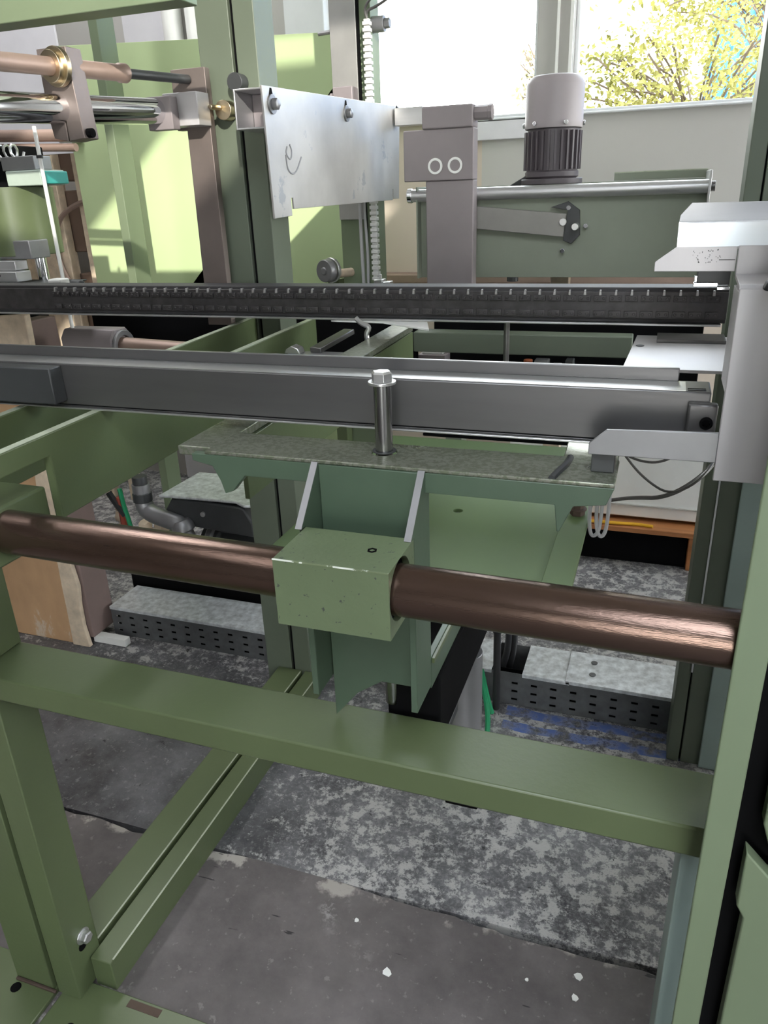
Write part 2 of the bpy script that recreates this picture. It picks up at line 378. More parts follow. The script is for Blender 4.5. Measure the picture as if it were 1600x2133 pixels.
struct('trim_4', MB().box(-.497,-.487,YW-.035,YW-.021,1.773,3.05).box(-.445,-.432,YW-.035,YW-.021,1.773,3.05), 'white')
struct('wall_back', B(1.2, XR, YW, YW+.2, 1.765, 3.05), 'wallgrey')
fr_ = MB()
for a in ((2.25,3.45,.85,.90),(2.25,3.45,3.10,3.15),(2.25,2.30,.90,3.10),(3.40,3.45,.90,3.10),(2.62,2.68,.90,3.10)): fr_.box(XR+.04,XR+.10,a[0],a[1],a[2],a[3])
w3 = struct('window_3', fr_, 'whiteframe', bevel=.004)
struct('pane', B(XR+.065,XR+.071,2.30,2.62,.90,3.10), 'glass', w3); struct('pane', B(XR+.065,XR+.071,2.68,3.40,.90,3.10), 'glass', w3)
struct('trim_5', B(-.98, -.40, YW-.03, YW-.001, 1.690, 1.762), 'perf', bevel=.003)
struct('trim_6', B(-1.69, 1.5, YW-.06, YW-.001, 1.095, 1.145), 'bronze', bevel=.01)

# ------------------------------------------------------------------ outside
g = build('ground', B(-25, 25, 4, 40, -.4, -.3), 'earth', bevel=0); g['kind'] = 'structure'
shed = thing('blue_shed', 'blue ribbed metal shed seen through the leaves outside the window', 'shed', (1.2, 11, -.3))
build('wall', B(.25, 6.5, 11, 14, -.3, 6.2), 'blue', shed, bevel=0)
rb0 = build('rib', B(.30, .36, 10.95, 11, -.3, 6.2), 'blue', shed, bevel=0)
for i in range(1, 30): share(rb0, shed, (.2*i, 0, 0))
def tree(name, label, x, y, h, r, n, lm, ls, zc, flat=1.0):
    t = thing(name, label, 'tree', (x, y, -.3)); rnd = random.Random(int(x*100)+n)
    tr = MB().tube([(x,y,-.3),(x+.05,y,h*.3),(x-.05,y+.05,h*.62)], .06, 8)
    build('trunk', tr, 'bark', t, bevel=0)
    br = MB(); fo = MB(); tips = []
    for i in range(40):
        a = rnd.uniform(0, 2*PI); e = rnd.uniform(-.35, 1.0); L = r*rnd.uniform(.55, 1.0)
        q = Vector((x+math.cos(a)*L, y+math.sin(a)*L*.6, zc+e*r*flat)); p = Vector((x, y, zc-.5*r+rnd.uniform(-.2,.3)*r))
        m = (p+q)/2+Vector((0,0,.12*r)); br.tube([p, m, q], .006, 5, 2); tips += [p*.45+q*.55, m*.4+q*.6, q, q]
    build('branches', br, 'bark', t, bevel=0, kind='stuff')
    for i in range(n):
        c = rnd.choice(tips)+Vector((rnd.gauss(0,.11*r), rnd.gauss(0,.11*r), rnd.gauss(0,.11*r)))
        d = Vector((rnd.uniform(-1,1), rnd.uniform(-1,1), rnd.uniform(-1,.3))).normalized(); s_ = d.orthogonal().normalized(); nn = d.cross(s_)
        l = ls*rnd.uniform(.6,1.3); w = l*.3; fld = nn*(w*.4)
        fo.add([c, c+d*l*.5+s_*w+fld, c+d*l, c+d*l*.5-s_*w+fld, c+d*l*.5], [(0,1,4),(1,2,4),(0,4,3),(4,2,3)])
    build('foliage', fo, lm, t, bevel=0, smooth=False, kind='stuff')
    return t
tree('tree', 'leafy yellow-green tree outside the right window, in front of the blue shed', .62, 7.2, 4.4, 1.25, 5200, 'leaf', .052, 2.95)
tree('bush', 'low yellow-green bush along the bottom of the right window', .08, 5.0, 1.9, .62, 2600, 'leaf', .040, 1.93, .5)
tree('bush', 'small pale dry bush at the right bottom corner of the left window', -1.15, 8.0, 2.1, .33, 420, 'leafpale', .07, 2.35)

# ------------------------------------------------------------------ machine frame (welded, one thing)
fr = thing('machine_stand', 'green painted welded steel frame of posts, low beam and floor rails around the near bay', 'machine frame', (-.45, 1.3, 0))
def prof_post(name, x0, xs0, xs1, x1, y0, y1, z0, z1, m='green'):
    """upright of a wide and a narrow folded section with a dark slot between"""
    p = build(name, MB().box(x0, xs0, y0, y1, z0, z1), m, fr, .002)
    build('narrow_section', B(xs1, x1, y0, y1, z0, z1), m, p, .002)
    build('slot', B(xs0, xs1, y0+.012, y1-.01, z0, z1), 'black', p, 0, label='dark slot between the two sections')
    return p
front_leg = prof_post('upright', -1.135, -1.040, -1.027, -.972, .755, .832, .012, .749)
build('weld_patch', B(-1.132, -1.03, .748, .755, .012, .018), 'rust', front_leg, .002)
build('bolt_hole', MB().cyl((-.9722,.792,.124),(-.9714,.792,.124),.011,16), 'black', front_leg, 0)
hexbolt('bolt', (-.972,.797,.146), (1,0,0), .022, .014, 'brightsteel', front_leg, washer=.017)
build('upright', B(-1.13, -1.0, .757, .856, .796, 1.05), 'green', fr, .002)
rear_l = prof_post('upright', -1.107, -1.018, -1.007, -.952, 1.85, 1.95, .0, 2.6, 'postgrey')
rear_r = prof_post('upright', .140, .172, .176, .275, 1.85, 1.95, .0, 2.3, 'postgrey')
build('side_strip', B(.223,.276,1.838,1.849,.001,1.19), 'teal', rear_r, .002, label='grey-teal strip')
build('bright_edge', B(.172,.176,1.846,1.852,.30,1.19), 'whiteframe', rear_r, 0, label='edge highlight painted as a pale line')  # pale strip painted in for an edge highlight
build('upright', B(.092, .135, .79, .853, .001, .749), 'teal', fr, .002, label='short grey-teal leg under the right end of the front beam')
build('front_beam', B(-1.30, .150, .755, .858, .75, .795), 'green', fr, .003)
build('shaft_support', B(.1185,.1292,.688,.79,.796,1.13), 'green', fr, .001)
fb = build('floor_beam', B(-1.065, -.982, .833, 1.849, .001, .08), 'green', fr, .002)
build('narrow_section', B(-.970, -.920, .80, 1.849, .001, .08), 'green', fb, .002)
build('edge_wear_highlight', MB().box(-.9855,-.982,.84,1.84,.0798,.0808).box(-.9235,-.9198,.81,1.84,.0798,.0808), 'edge', fb, 0, label='edge highlights painted as pale strips')  # pale strips paint in the highlights along the beam edges
build('slot', B(-.982, -.970, .833, 1.849, .001, .05), 'black', fb, 0)
fp = build('foot_plate', MB().prism([(-1.02,.35),(-.70,.35),(-.70,.794),(-1.02,.794)], 'z', .001, .012), 'green', fr, .002)
build('foot_plate', B(-1.35, -1.034, .35, .80, .001, .012), 'green', fr, .002)
build('slot', B(-.875,-.80,.772,.788,.0118,.0126), 'rust', fp, 0, label='dark reddish slot')
for p in ((-1.12,.735), (-.955,.70)): build('bolt_hole', MB().cyl((p[0],p[1],.0115), (p[0],p[1],.0128), .011, 14), 'black', fp, 0)
# left shaft bracket on the upright
br = build('shaft_bracket', MB().prism([(.56,1.045),(.80,1.045),(.80,1.127),(.62,1.127),(.56,1.127)], 'x', -1.13, -.812), 'green', fr, .004)
build('recess', B(-1.0, -.872, .70, .745, 1.1275, 1.1285), 'black', br, 0)
# side plates carrying the conveyor rails, running away from the camera
def ribbon(name, a, b, z0, z1, t, parent, m='green', front=None):
    """upright plate from a=(x,y) to b=(x,y)"""
    mb = MB(); d = Vector((b[0]-a[0], b[1]-a[1], 0)).normalized(); s_ = Vector((-d.y, d.x, 0))*t
    if front:                                    # notched underside near the front
        (yn, zn) = front; f = (yn-a[1])/(b[1]-a[1]); n_ = (a[0]+(b[0]-a[0])*f, yn)
        side = [(a[0],a[1],z1),(b[0],b[1],z1),(b[0],b[1],z0),(n_[0],n_[1],z0),(n_[0],n_[1],zn),(a[0],a[1],zn)]
    else: side = [(a[0],a[1],z1),(b[0],b[1],z1),(b[0],b[1],z0),(a[0],a[1],z0)]
    k = len(side); vs = [Vector(v) for v in side]+[Vector(v)+s_ for v in side]
    mb.add(vs, [tuple(range(k)), tuple(range(2*k-1,k-1,-1))]+[(i,i+k,(i+1)%k+k,(i+1)%k) for i in range(k)])
    return build(name, mb, m, parent, .002)
p1 = ribbon('side_plate', (-.787,.62), (-.845,1.845), 1.075, 1.2035, .014, fr, front=(.805, 1.172))
p2 = ribbon('side_plate', (-.925,.70), (-1.020,1.845), 1.09, 1.2035, .014, fr, front=(.805, 1.135))

build('lit_top_edge', MB().bar((-.794,.62,1.2039),(-.852,1.84,1.2039),.0135,.0008), 'edge', p1, 0, label='pale strip painted for light on the top edge')  # pale strips paint in the light on the plate tops
build('lit_top_edge', MB().bar((-.932,.70,1.2039),(-1.027,1.84,1.2039),.0135,.0008), 'edge', p2, 0, label='pale strip painted for light on the top edge')
# ------------------------------------------------------------------ guide shaft and slide carriage
tag(build('guide_shaft', MB().cyl((-.86,.72,1.090), (.118,.72,1.078), .0305, 48), 'shaft', bevel=0),
    'thick brown oxidised round steel guide shaft across the near side', 'shaft')
ca = thing('slide_carriage', 'green welded carriage sliding on the brown guide shaft, with flat worn top bar', 'carriage', (-.32,.80,.8))
blk = build('slide_block', MB().holed(.683,.775,1.036,1.121,'x',-.388,-.248,(.722,1.083),.0375,36), 'greenworn', ca, .0015)
build('bore_seal', MB().ring((-.262,.722,1.083),(1,0,0),.0372,.0312,.006), 'black', blk, 0)
build('edge_wear_highlight', MB().box(-.388,-.248,.6822,.6838,1.1202,1.1216), 'edgechip', blk, 0, label='chipped bright edge')
build('grub_screw', MB().ring((-.285,.733,1.121),(0,0,1),.006,.0035,.0008,6), 'black', blk, 0)
# web between the gussets, with the lower left cut away
build('web', MB().prism([(-.388,1.186),(-.258,1.186),(-.258,.872),(-.315,.872),(-.352,.845),(-.388,.80)], 'y', .8240, .8345), 'greencool', ca, .001)
def gusset(x0, x1, window):
    top = [(.826,1.188),(.768,1.125),(.768,1.121),(.776,1.121),(.776,1.03)]
    mb = MB()
    mb.prism([(.826,1.188),(.765,1.121),(.776,1.121),(.776,.868),(.842,.868),(.842,1.188)], 'x', x0, x1)
    if window: mb.prism([(.842,.862),(1.60,.862),(1.60,.912),(.842,.912)], 'x', x0, x1)
    gp = build('gusset_plate', mb, 'greencool', ca, .001)
    build('cut_edge', MB().bar(((x0+x1)/2,.8255,1.1885),((x0+x1)/2,.7645,1.1215),.0088,.0012), 'midgrey', gp, 0, label='bare ground edge')
    return gp
gusset(-.398, -.389, False); gusset(-.257, -.248, True)
build('slot_frame', MB().box(-.2475,-.2435,.842,1.55,.904,.912), 'green', ca, .0005)
# T shaped top bar: front skirt with hanging tabs, and a worn flat top
build('top_bar', MB().prism([(-.575,1.186),(-.028,1.186),(-.036,1.165),(-.072,1.160),(-.086,1.127),(-.089,1.127),(-.093,1.160),(-.497,1.160),(-.517,1.137),(-.530,1.132),(-.535,1.150),(-.545,1.170),(-.575,1.176)], 'y', .8262, .838), 'greencool', ca, .001)
build('top_plate', MB().holed(-.555,-.028,.826,.912,'z',1.1862,1.1912,(-.318,.878),.017), 'greenworntop', ca, .0015, label='flat bar top with paint worn to bare steel')
build('weld_bead', MB().tube([(-.098,.828,1.191),(-.094,.85,1.192),(-.088,.875,1.192),(-.086,.908,1.191)], .0045, 8), 'darkgrey', ca, 0, label='lumpy dark weld seam')
def arm(a, b, w, z, t, m='greenworntop'):
    mb = MB(); mb.bar((a[0],a[1],z-t/2),(b[0],b[1],z-t/2),w,t); return build('carriage_arm', mb, m, ca, .0015)
arm((-.578,.842), (-.607,1.84), .056, 1.190, .013); arm((-.062,.913), (-.075,1.37), .066, 1.190, .013)
build('arm_skirt', MB().bar((-.553,.92,1.13),(-.583,1.84,1.13),.008,.09), 'green', ca, .001)
lr = thing('lift_rod', 'upright polished round rod with hex bolt and washer standing on the carriage bar', 'rod', (-.318,.878,1.18))
build('rod', MB().cyl((-.318,.878,.80), (-.318,.878,1.280), .0112, 28, ch=.001), 'rod', lr, 0)
build('collar', MB().ring((-.318,.878,1.192),(0,0,1),.0155,.0115,.0012), 'darkgrey', lr, 0)
build('washer', MB().cyl((-.318,.878,1.280),(-.318,.878,1.2835),.0178,32), 'brightsteel', lr, .0005)
hexbolt('bolt_head', (-.318,.878,1.2835), (0,0,1), .0235, .0125, 'brightsteel', lr)

# sheet table, black beam and cylinder below
sh = thing('sheet_table', 'light green flat steel sheet with a small round hole, behind the carriage', 'sheet', (-.3,1.4,.91))
build('sheet', MB().holed(-.62,-.135,1.07,1.78,'z',.912,.920,(-.335,1.335),.0095), 'sheetgreen', sh, .001)
build('edge_strip', B(-.135,-.088,1.07,1.78,.908,.924), 'sheetgreen', sh, .001)
sb = hexbolt('bolt', (-.110,1.365,.934), (0,0,1), .020, .014, 'rust', sh, washer=.017)
build('nut', MB().lathe((-.110,1.365,.924),(0,0,1),[(0,.014),(.010,.014)],6), 'rust', sb, 0)
build('support_leg', B(-.60,-.57,1.70,1.76,.001,.912), 'green', sh)
bk = thing('support_beam', 'matt black square beam running back under the carriage plate', 'beam', (-.25,1.2,.7))
build('beam', B(-.325,-.244,.87,1.62,.74,.861), 'black', bk, .004)
build('bracket', B(-.262,-.2445,.90,.98,.725,.741), 'darkgrey', bk)
cy = thing('pneumatic_cylinder', 'smooth grey upright cylinder under the black beam', 'cylinder', (-.262,1.13,.2))
build('barrel', MB().cyl((-.268,1.13,.425),(-.268,1.13,.738),.030,36), 'midgrey', cy, .001)
build('end_cap', B(-.30,-.236,1.098,1.162,.405,.425), 'black', cy, .003)

# ------------------------------------------------------------------ conveyor rails
rb = thing('near_conveyor_rail', 'dark gunmetal conveyor rail with raised lip, nearer of the two long rails', 'rail', (-.6,.95,1.2))
build('rail_body', B(-1.6,.066,.932,.988,1.207,1.274), 'darkrail', rb, .002)
build('ledge_reflection', B(-1.6,.038,.9335,.9795,1.274,1.2747), 'brightsteel', rb, 0, label='bright strip painted for the window reflection along the top')  # brighter strip painted in for the window reflection on the ledge
build('lip', B(-1.6,.030,.980,.9875,1.274,1.290), 'darkrail', rb, .001)
build('bottom_strip', B(-1.6,.060,.927,.975,1.2045,1.207), 'brightsteel', rb, .0005, label='bright strip along the underside')
build('joint_line', B(-1.6,.058,.9312,.932,1.2095,1.2112), 'black', rb, 0)
build('slot_mark', MB().box(.040,.060,.938,.940,1.274,1.2745).box(.040,.060,.946,.948,1.274,1.2745), 'black', rb, 0)
eb = build('end_block', B(.042,.074,.918,.932,1.222,1.263), 'darkrail', rb, .0025)
build('socket_screw', MB().ring((.063,.918,1.2415),(0,-1,0),.0072,.0042,.0035,24).cyl((.063,.9178,1.2415),(.063,.917,1.2415),.0044,6), 'black', eb, .0004)
build('end_block', B(-1.5,-.862,.905,.932,1.216,1.272), 'darkgrey', rb, .002)
build('bracket_foot', B(-.83,-.79,.935,.985,1.2045,1.207), 'darkgrey', rb)
cr = thing('chain_conveyor_rail', 'dark conveyor rail with rows of chain links along its face, farther of the two', 'rail', (-.6,1.74,1.2))
build('rail_body', B(-2.6,.128,1.712,1.778,1.228,1.299), 'chainrail', cr, .002)
build('chain_track', B(-2.6,.128,1.706,1.712,1.2365,1.291), 'chain', cr, .001)
build('bottom_strip', B(-2.6,.120,1.698,1.750,1.2235,1.2275), 'brightsteel', cr, .0005, label='bright strip along the underside')
pitch = .0316
def link_mesh(z0, z1, pin):
    mb = MB(); mb.box(-.0125,.0125,1.7015,1.7062,z0,z1)
    mb.cyl((-.007,1.7016,(z0+z1)/2),(-.007,1.6995,(z0+z1)/2),.0030,8); mb.cyl((.007,1.7016,(z0+z1)/2),(.007,1.6995,(z0+z1)/2),.0030,8)
    return mb
up0 = lo0 = tp0 = None
for i in range(53):
    x = .10-pitch*i
    if i == 0:
        def mv(mb): 
            for v in mb.v: v.x += x
            return mb
        up0 = build('chain_link', mv(link_mesh(1.2715,1.2835,True)), 'chain', cr, .0012)
        lo0 = build('chain_link', mv(link_mesh(1.2395,1.2520,False)), 'chain', cr, .0012)
        tp0 = build('chain_tooth', mv(MB().prism([(-.0028,1.284),(.0028,1.284),(.0018,1.2945),(-.0018,1.2945)],'y',1.6995,1.7118)), 'tooth', cr, .0006)
    else:
        for s0 in (up0, lo0, tp0): share(s0, cr, (-pitch*i, 0, 0))

# ------------------------------------------------------------------ aluminium end housing and guide channels
eh = thing('end_housing', 'scratched grey aluminium housing plate closing the right ends of both rails', 'housing', (.2,.9,1.2))
build('front_plate', B(.0735,.42,.862,.868,1.192,1.398), 'alugrey', eh, .001)
build('top_fold', MB().prism([(.862,1.394),(.868,1.401),(.935,1.405),(.935,1.400),(.868,1.396)],'x',.0735,.42), 'alugrey', eh, .0008)
build('upper_plate', B(.0735,.42,.935,.941,1.403,1.434), 'alugrey', eh, .0008)
build('deck_plate', MB().prism([(-.052,1.375),(.35,1.375),(.35,1.70),(-.040,1.70)],'z',1.198,1.2035), 'alugrey', eh, .0008)
build('deck_screw', MB().cyl((-.030,1.58,1.2035),(-.030,1.58,1.205),.008,16), 'darkgrey', eh, .0005)
build('deck_strip', B(.0,.128,1.62,1.697,1.2036,1.210), 'steel', eh, .0008)
build('side_flange', B(.0735,.079,.868,.931,1.29,1.394), 'alugrey', eh, .0008)
hd = build('knob', MB().prism([(.093,1.398),(.097,1.4085),(.150,1.416),(.150,1.395)],'y',.842,.861), 'blackrub', eh, .003, label='black grip with bright rim')
build('rim', MB().tube([(.150,.8415,1.4135),(.0995,.8415,1.4065),(.0965,.8415,1.399),(.15,.8415,1.3965)], .0012, 6, 1), 'chrome', hd, 0)
build('screw', MB().cyl((.1335,.862,1.213),(.1335,.8595,1.213),.009,20), 'alugrey', eh, .001)
ug = thing('upper_guide_channel', 'bent aluminium guide trough with chamfered ends above the right rail ends', 'guide channel', (.1,1.2,1.42))
build('front_skirt', MB().prism([(-.0105,1.406),(-.0105,1.416),(.011,1.432),(.0735,1.432),(.0735,1.406)],'y',.950,.953), 'alugrey', ug, .0004)
build('trough_floor', MB().prism([(.011,.953),(.45,.953),(.45,1.56),(.0175,1.56),(.0165,1.50)],'z',1.4295,1.432), 'alu', ug, .0004)
build('back_wall', MB().prism([(.0175,1.432),(.0185,1.4425),(.036,1.463),(.45,1.460),(.45,1.432)],'y',1.558,1.561), 'alu', ug, .0004)
ink = MB(); rr = random.Random(3)
for k in range(34):
    x = .028+.030*rr.random()**1.2; z = 1.4145+.014*rr.random(); w = rr.uniform(.0004,.0013); h = rr.uniform(.0004,.0014)
    ink.box(x, x+w, .9494, .9499, z, z+h)
ink.box(.056,.0725,.9494,.9499,1.4178,1.4186)
build('pencil_marks', ink, 'marker', ug, 0, kind='stuff', label='small faded dark scribbled marks')
build('lower_lip', B(-.0105,.0735,.953,.966,1.4055,1.408), 'alu', ug, .0004)
build('clip', MB().box(.034,.061,.995,1.01,1.384,1.389).box(.0345,.038,.995,1.0,1.389,1.397).box(.060,.0735,.99,1.0,1.381,1.385), 'chrome', ug, .0008)
build('clip_block', B(.038,.0735,1.0,1.03,1.386,1.4055), 'darkgrey', ug, .0005)
lg = thing('lower_guide_channel', 'grey aluminium guide bar with chamfered tip below the near rail', 'guide channel', (0,.86,1.22))
build('front_wall', MB().prism([(-.0615,1.216),(-.0615,1.229),(-.043,1.246),(.073,1.250),(.073,1.216)],'y',.852,.856), 'midgrey', lg, .0008)
build('bottom_flange', MB().prism([(-.061,.856),(-.01,.912),(.073,.912),(.073,.856)],'z',1.2160,1.2185), 'midgrey', lg, .0005)
build('shade_block', B(-.058,-.032,.862,.905,1.1915,1.2158), 'darkgrey', lg, .001)  # dark block put in for the shading on the arm

# ------------------------------------------------------------------ right hand guard cabinet
gc = thing('guard_cabinet', 'green steel guard cabinet at the right edge with a narrow door post and dark gap', 'cabinet', (.3,.8,0))
build('door_post', B(.0985,.1275,.678,.684,.001,1.75), 'greenclean', gc, .0015)
build('recess', B(.131,.62,.735,.76,.001,1.75), 'black', gc, 0)
build('cabinet_top', B(.131,.632,.70,.785,1.7505,1.762), 'greenclean', gc, .002)
build('cabinet_side', B(.60,.63,.70,.78,.001,1.75), 'greenclean', gc, .002)
build('lower_panel', MB().prism([(.152,.001),(.6,.001),(.6,.76),(.172,.80),(.146,.828),(.1465,.748),(.155,.732)],'y',.70,.72), 'greenclean', gc, .002)
build('upper_panel', MB().prism([(.157,.868),(.173,.818),(.6,.775),(.6,1.7),(.160,1.7)],'y',.703,.722), 'greenclean', gc, .002)
build('bolt', MB().cyl((.170,.703,.838),(.170,.697,.838),.004,10), 'brightsteel', gc, 0)

# ------------------------------------------------------------------ galvanised cable tray on the floor
ct = thing('cable_tray', 'galvanised steel cable tray with slotted side lying on the floor behind the frame', 'cable tray', (-.8,2.05,0))
def slotted(name, x0, x1, n, parent):
    zs = [.001,.018,.026,.048,.056,.078,.086,.118]; xs_ = [x0]; st = (x1-x0)/n
    for i in range(n): xs_ += [x0+st*(i+.34), x0+st*(i+.66)]
    xs_.append(x1); mb = MB()
    for a in range(len(xs_)-1):
        for b in range(7):
            if a % 2 == 1 and b in (1,3,5): continue
            mb.box(xs_[a], xs_[a+1], 1.970, 1.972, zs[b], zs[b+1])
    return build(name, mb, 'galvdark', parent, 0)
slotted('slotted_side', -.46, .25, 12, ct); slotted('slotted_side', -1.82, -.46, 23, ct)
build('back_side', B(-1.82,.25,2.13,2.132,.001,.118), 'galvdark', ct, 0)
build('tray_shade', MB().box(-1.82,.25,2.0,2.002,.022,.112).box(-1.82,.25,1.99,2.13,.001,.003), 'black', ct, 0, label='black liner for the shade seen through the slots')  # black liner stands in for shade inside the tray
for a, b, z in ((-1.82,-1.15,.121), (-1.149,-.385,.121), (-.290,-.148,.121), (-.16,.25,.1235)):
    build('cover', MB().box(a,b,1.966,2.136,z-.002,z).box(a,b,1.966,1.968,z-.012,z-.002), 'galv', ct, .0006)
for p in ((-.085,2.085),(-.085,2.02)): build('screw', MB().cyl((p[0],p[1],.1235),(p[0],p[1],.1262),.010,16), 'galvdark', ct, .0008)

# cables
cb = thing('black_cables', 'pair of thick black cables dropping into the open gap of the cable tray', 'cables', (-.34,2.02,.05))
build('cable', MB().tube([(-.345,1.99,.60),(-.348,1.99,.36),(-.335,2.0,.20),(-.372,2.03,.06),(-.372,2.05,.01)], .0105, 10), 'blackrub', cb, 0)
build('cable', MB().tube([(-.325,1.99,.60),(-.330,1.99,.36),(-.320,2.01,.20),(-.350,2.05,.06),(-.350,2.07,.01)], .0105, 10), 'blackrub', cb, 0)
tag(build('hanging_plug_lead', MB().tube([(-.357,1.9,.62),(-.357,1.9,.34),(-.355,1.9,.03)], .011, 10).cyl((-.357,1.9,.345),(-.357,1.9,.30),.021,14,r1=.013), 'blackrub', bevel=0), 'black lead with plug hanging straight down in front of the tray', 'cable')
tag(build('earth_wire', MB().tube([(-.362,1.872,.03),(-.382,1.88,.09),(-.402,1.885,.19),(-.392,1.88,.12),(-.376,1.87,.05),(-.362,1.82,.012),(-.352,1.70,.009)], .008, 8), 'greenwire', bevel=0), 'bright green earth wire bent on the floor beside the hanging lead', 'wire')
hc = thing('hanging_cables', 'thin grey cables sagging from the carriage to the right post', 'cables', (0,1.3,1.05))
for pts in ([(-.045,1.28,1.085),(-.01,1.3,1.060),(.03,1.3,1.060),(.07,1.32,1.085)], [(-.045,1.30,1.085),(0,1.3,1.03),(.055,1.3,.999),(.12,1.35,1.045),(.16,1.85,.99)],
            [(-.085,1.35,.955),(-.02,1.35,.975),(.05,1.35,.98),(.13,1.45,1.02),(.165,1.85,.96)], [(-.082,1.36,.95),(-.02,1.36,.968),(.05,1.36,.972),(.13,1.45,1.01),(.165,1.85,.955)]):
    build('cable', MB().tube(pts, .0022, 8), 'cable', hc, 0)
for dx in (0, .012):
    build('hose_loop', MB().tube([(-.084+dx,1.33,1.10),(-.084+dx,1.33,1.0),(-.086+dx,1.33,.93),(-.080+dx*1.2,1.33,.895),(-.066+dx,1.33,.905),(-.064+dx,1.33,.96),(-.066+dx,1.33,1.10)], .0035, 8), 'cablepale', hc, 0)

# ------------------------------------------------------------------ left background near the floor
tc_ = thing('tan_carton', 'tall tan cardboard carton with a torn pale edge behind the left post', 'carton', (-2.1,1.94,0))
build('front_face', B(-2.6,-1.905,1.87,1.885,.001,1.165), 'tan', tc_, .004)
build('top_flap', MB().prism([(-2.6,1.06),(-1.80,1.045),(-1.795,1.20),(-2.6,1.155)],'y',1.835,1.858), 'cream', tc_, .004, label='cream coloured top flap')
build('side_face', B(-1.905,-1.842,1.885,2.01,.03,1.17), 'mauvebrown', tc_, .004)
tp = [(-1.925,.001)]; rr = random.Random(5)
for k in range(1,15): tp.append((-1.925+rr.uniform(-.012,.012), k*.083))
tp += [(-1.845,1.165)]+[(-1.848+rr.uniform(-.012,.010), 1.165-k*.083) for k in range(1,14)]+[(-1.85,.001)]
build('torn_edge', MB().prism(tp,'y',1.862,1.88), 'cream', tc_, .002)
build('foot_strip', B(-1.86,-1.72,1.90,1.93,.001,.03), 'white', tc_)
pm = thing('pump_motor', 'dark finned pump motor with terminal box and pipe elbow behind the brown shaft', 'motor', (-1.5,2.3,0))
build('base', B(-1.92,-1.24,2.16,2.50,.046,.215), 'black', pm, .01)
build('motor_body', MB().lathe((-1.66,2.33,.285),(1,0,0),[(0,.06),(.02,.095),(.09,.10),(.10,.088),(.44,.088)],28), 'darkgrey', pm, .002)
f0 = build('fin', B(-1.55,-1.23,2.236,2.24,.30,.306), 'darkgrey', pm, 0)
for k in range(1,9): 
    a = math.radians(-60+22*k); share(f0, pm, (0, .10-math.cos(a)*.097-.008, math.sin(a)*.095))
build('flange', MB().lathe((-1.64,2.33,.285),(1,0,0),[(0,.075),(.03,.112),(.05,.112),(.06,.09)],28), 'midgrey', pm, .001)
for k in range(3): build('web_rib', MB().bar((-1.585+.048*k,2.235,.345),(-1.575+.048*k,2.222,.27),.022,.014,(0,-1,0)), 'midgrey', pm, .003)
tb = build('terminal_box', MB().prism([(-1.735,.43),(-1.735,.475),(-1.70,.525),(-1.42,.515),(-1.40,.51),(-1.37,.455),(-1.37,.40),(-1.70,.42)],'y',2.20,2.42), 'darkgrey', pm, .006)
build('box_lid', MB().prism([(-1.745,2.185),(-1.735,2.45),(-1.43,2.45),(-1.43,2.40),(-1.375,2.43),(-1.31,2.36),(-1.30,2.20),(-1.38,2.17),(-1.43,2.20)],'z',.528,.538), 'galv', tb, .004, label='pale grey lid of the terminal box')
build('lid_screw', MB().cyl((-1.345,2.24,.538),(-1.345,2.24,.55),.017,14), 'darkgrey', tb, .002)
build('lid_screw', MB().cyl((-1.57,2.199,.475),(-1.57,2.19,.475),.010,12), 'brightsteel', tb, .001)
build('elbow', MB().tube([(-1.83,2.2,.57),(-1.83,2.2,.48),(-1.80,2.19,.455),(-1.70,2.18,.44),(-1.66,2.18,.43),(-1.64,2.18,.37)], .033, 14, 2), 'midgrey', pm, 0)
build('elbow_collar', MB().lathe((-1.655,2.18,.43),(.25,0,-1),[(-.02,.03),(0,.043),(.02,.043),(.028,.03),(.045,.03)],14), 'midgrey', pm, .001)
build('pipe_nut', MB().lathe((-1.83,2.2,.50),(0,0,1),[(0,.036),(.035,.036),(.04,.028),(.10,.028)],10), 'darkgrey', pm, .001)
build('hose', MB().tube([(-1.93,2.2,.54),(-1.925,2.2,.47),(-1.91,2.2,.40),(-1.90,2.2,.26)], .009, 8), 'greenwire', pm, 0, label='green wire')
build('hose', MB().tube([(-1.945,2.21,.50),(-1.945,2.21,.38),(-1.945,2.21,.20)], .014, 8), 'redwire', pm, 0, label='dark red cable')
build('hose', MB().tube([(-1.985,2.2,.52),(-1.955,2.2,.47),(-1.925,2.2,.43)], .012, 8), 'blackrub', pm, 0)
rr = random.Random(9)
for k, (x, z, r) in enumerate(((-1.99,.40,.022),(-1.985,.36,.02),(-1.99,.44,.018),(-1.88,.37,.026),(-1.865,.335,.028),(-1.80,.38,.03),(-1.775,.405,.028),(-1.815,.345,.024))):  # cream lumps stand in for bright spots of light
    ch = MB().lathe((x,2.25,z-r),(0,0,1),[(0,r*.4),(r*.4,r*.9),(r,r),(r*1.6,r*.85),(r*2,r*.35)],10)
    for v in ch.v: v += Vector((rr.uniform(-.004,.004),0,rr.uniform(-.004,.004)))
    build('light_blob', ch, 'cream', pm, 0, label='cream lump standing in for a bright spot of light')

pm.location += Vector((.055, 0, -.045))

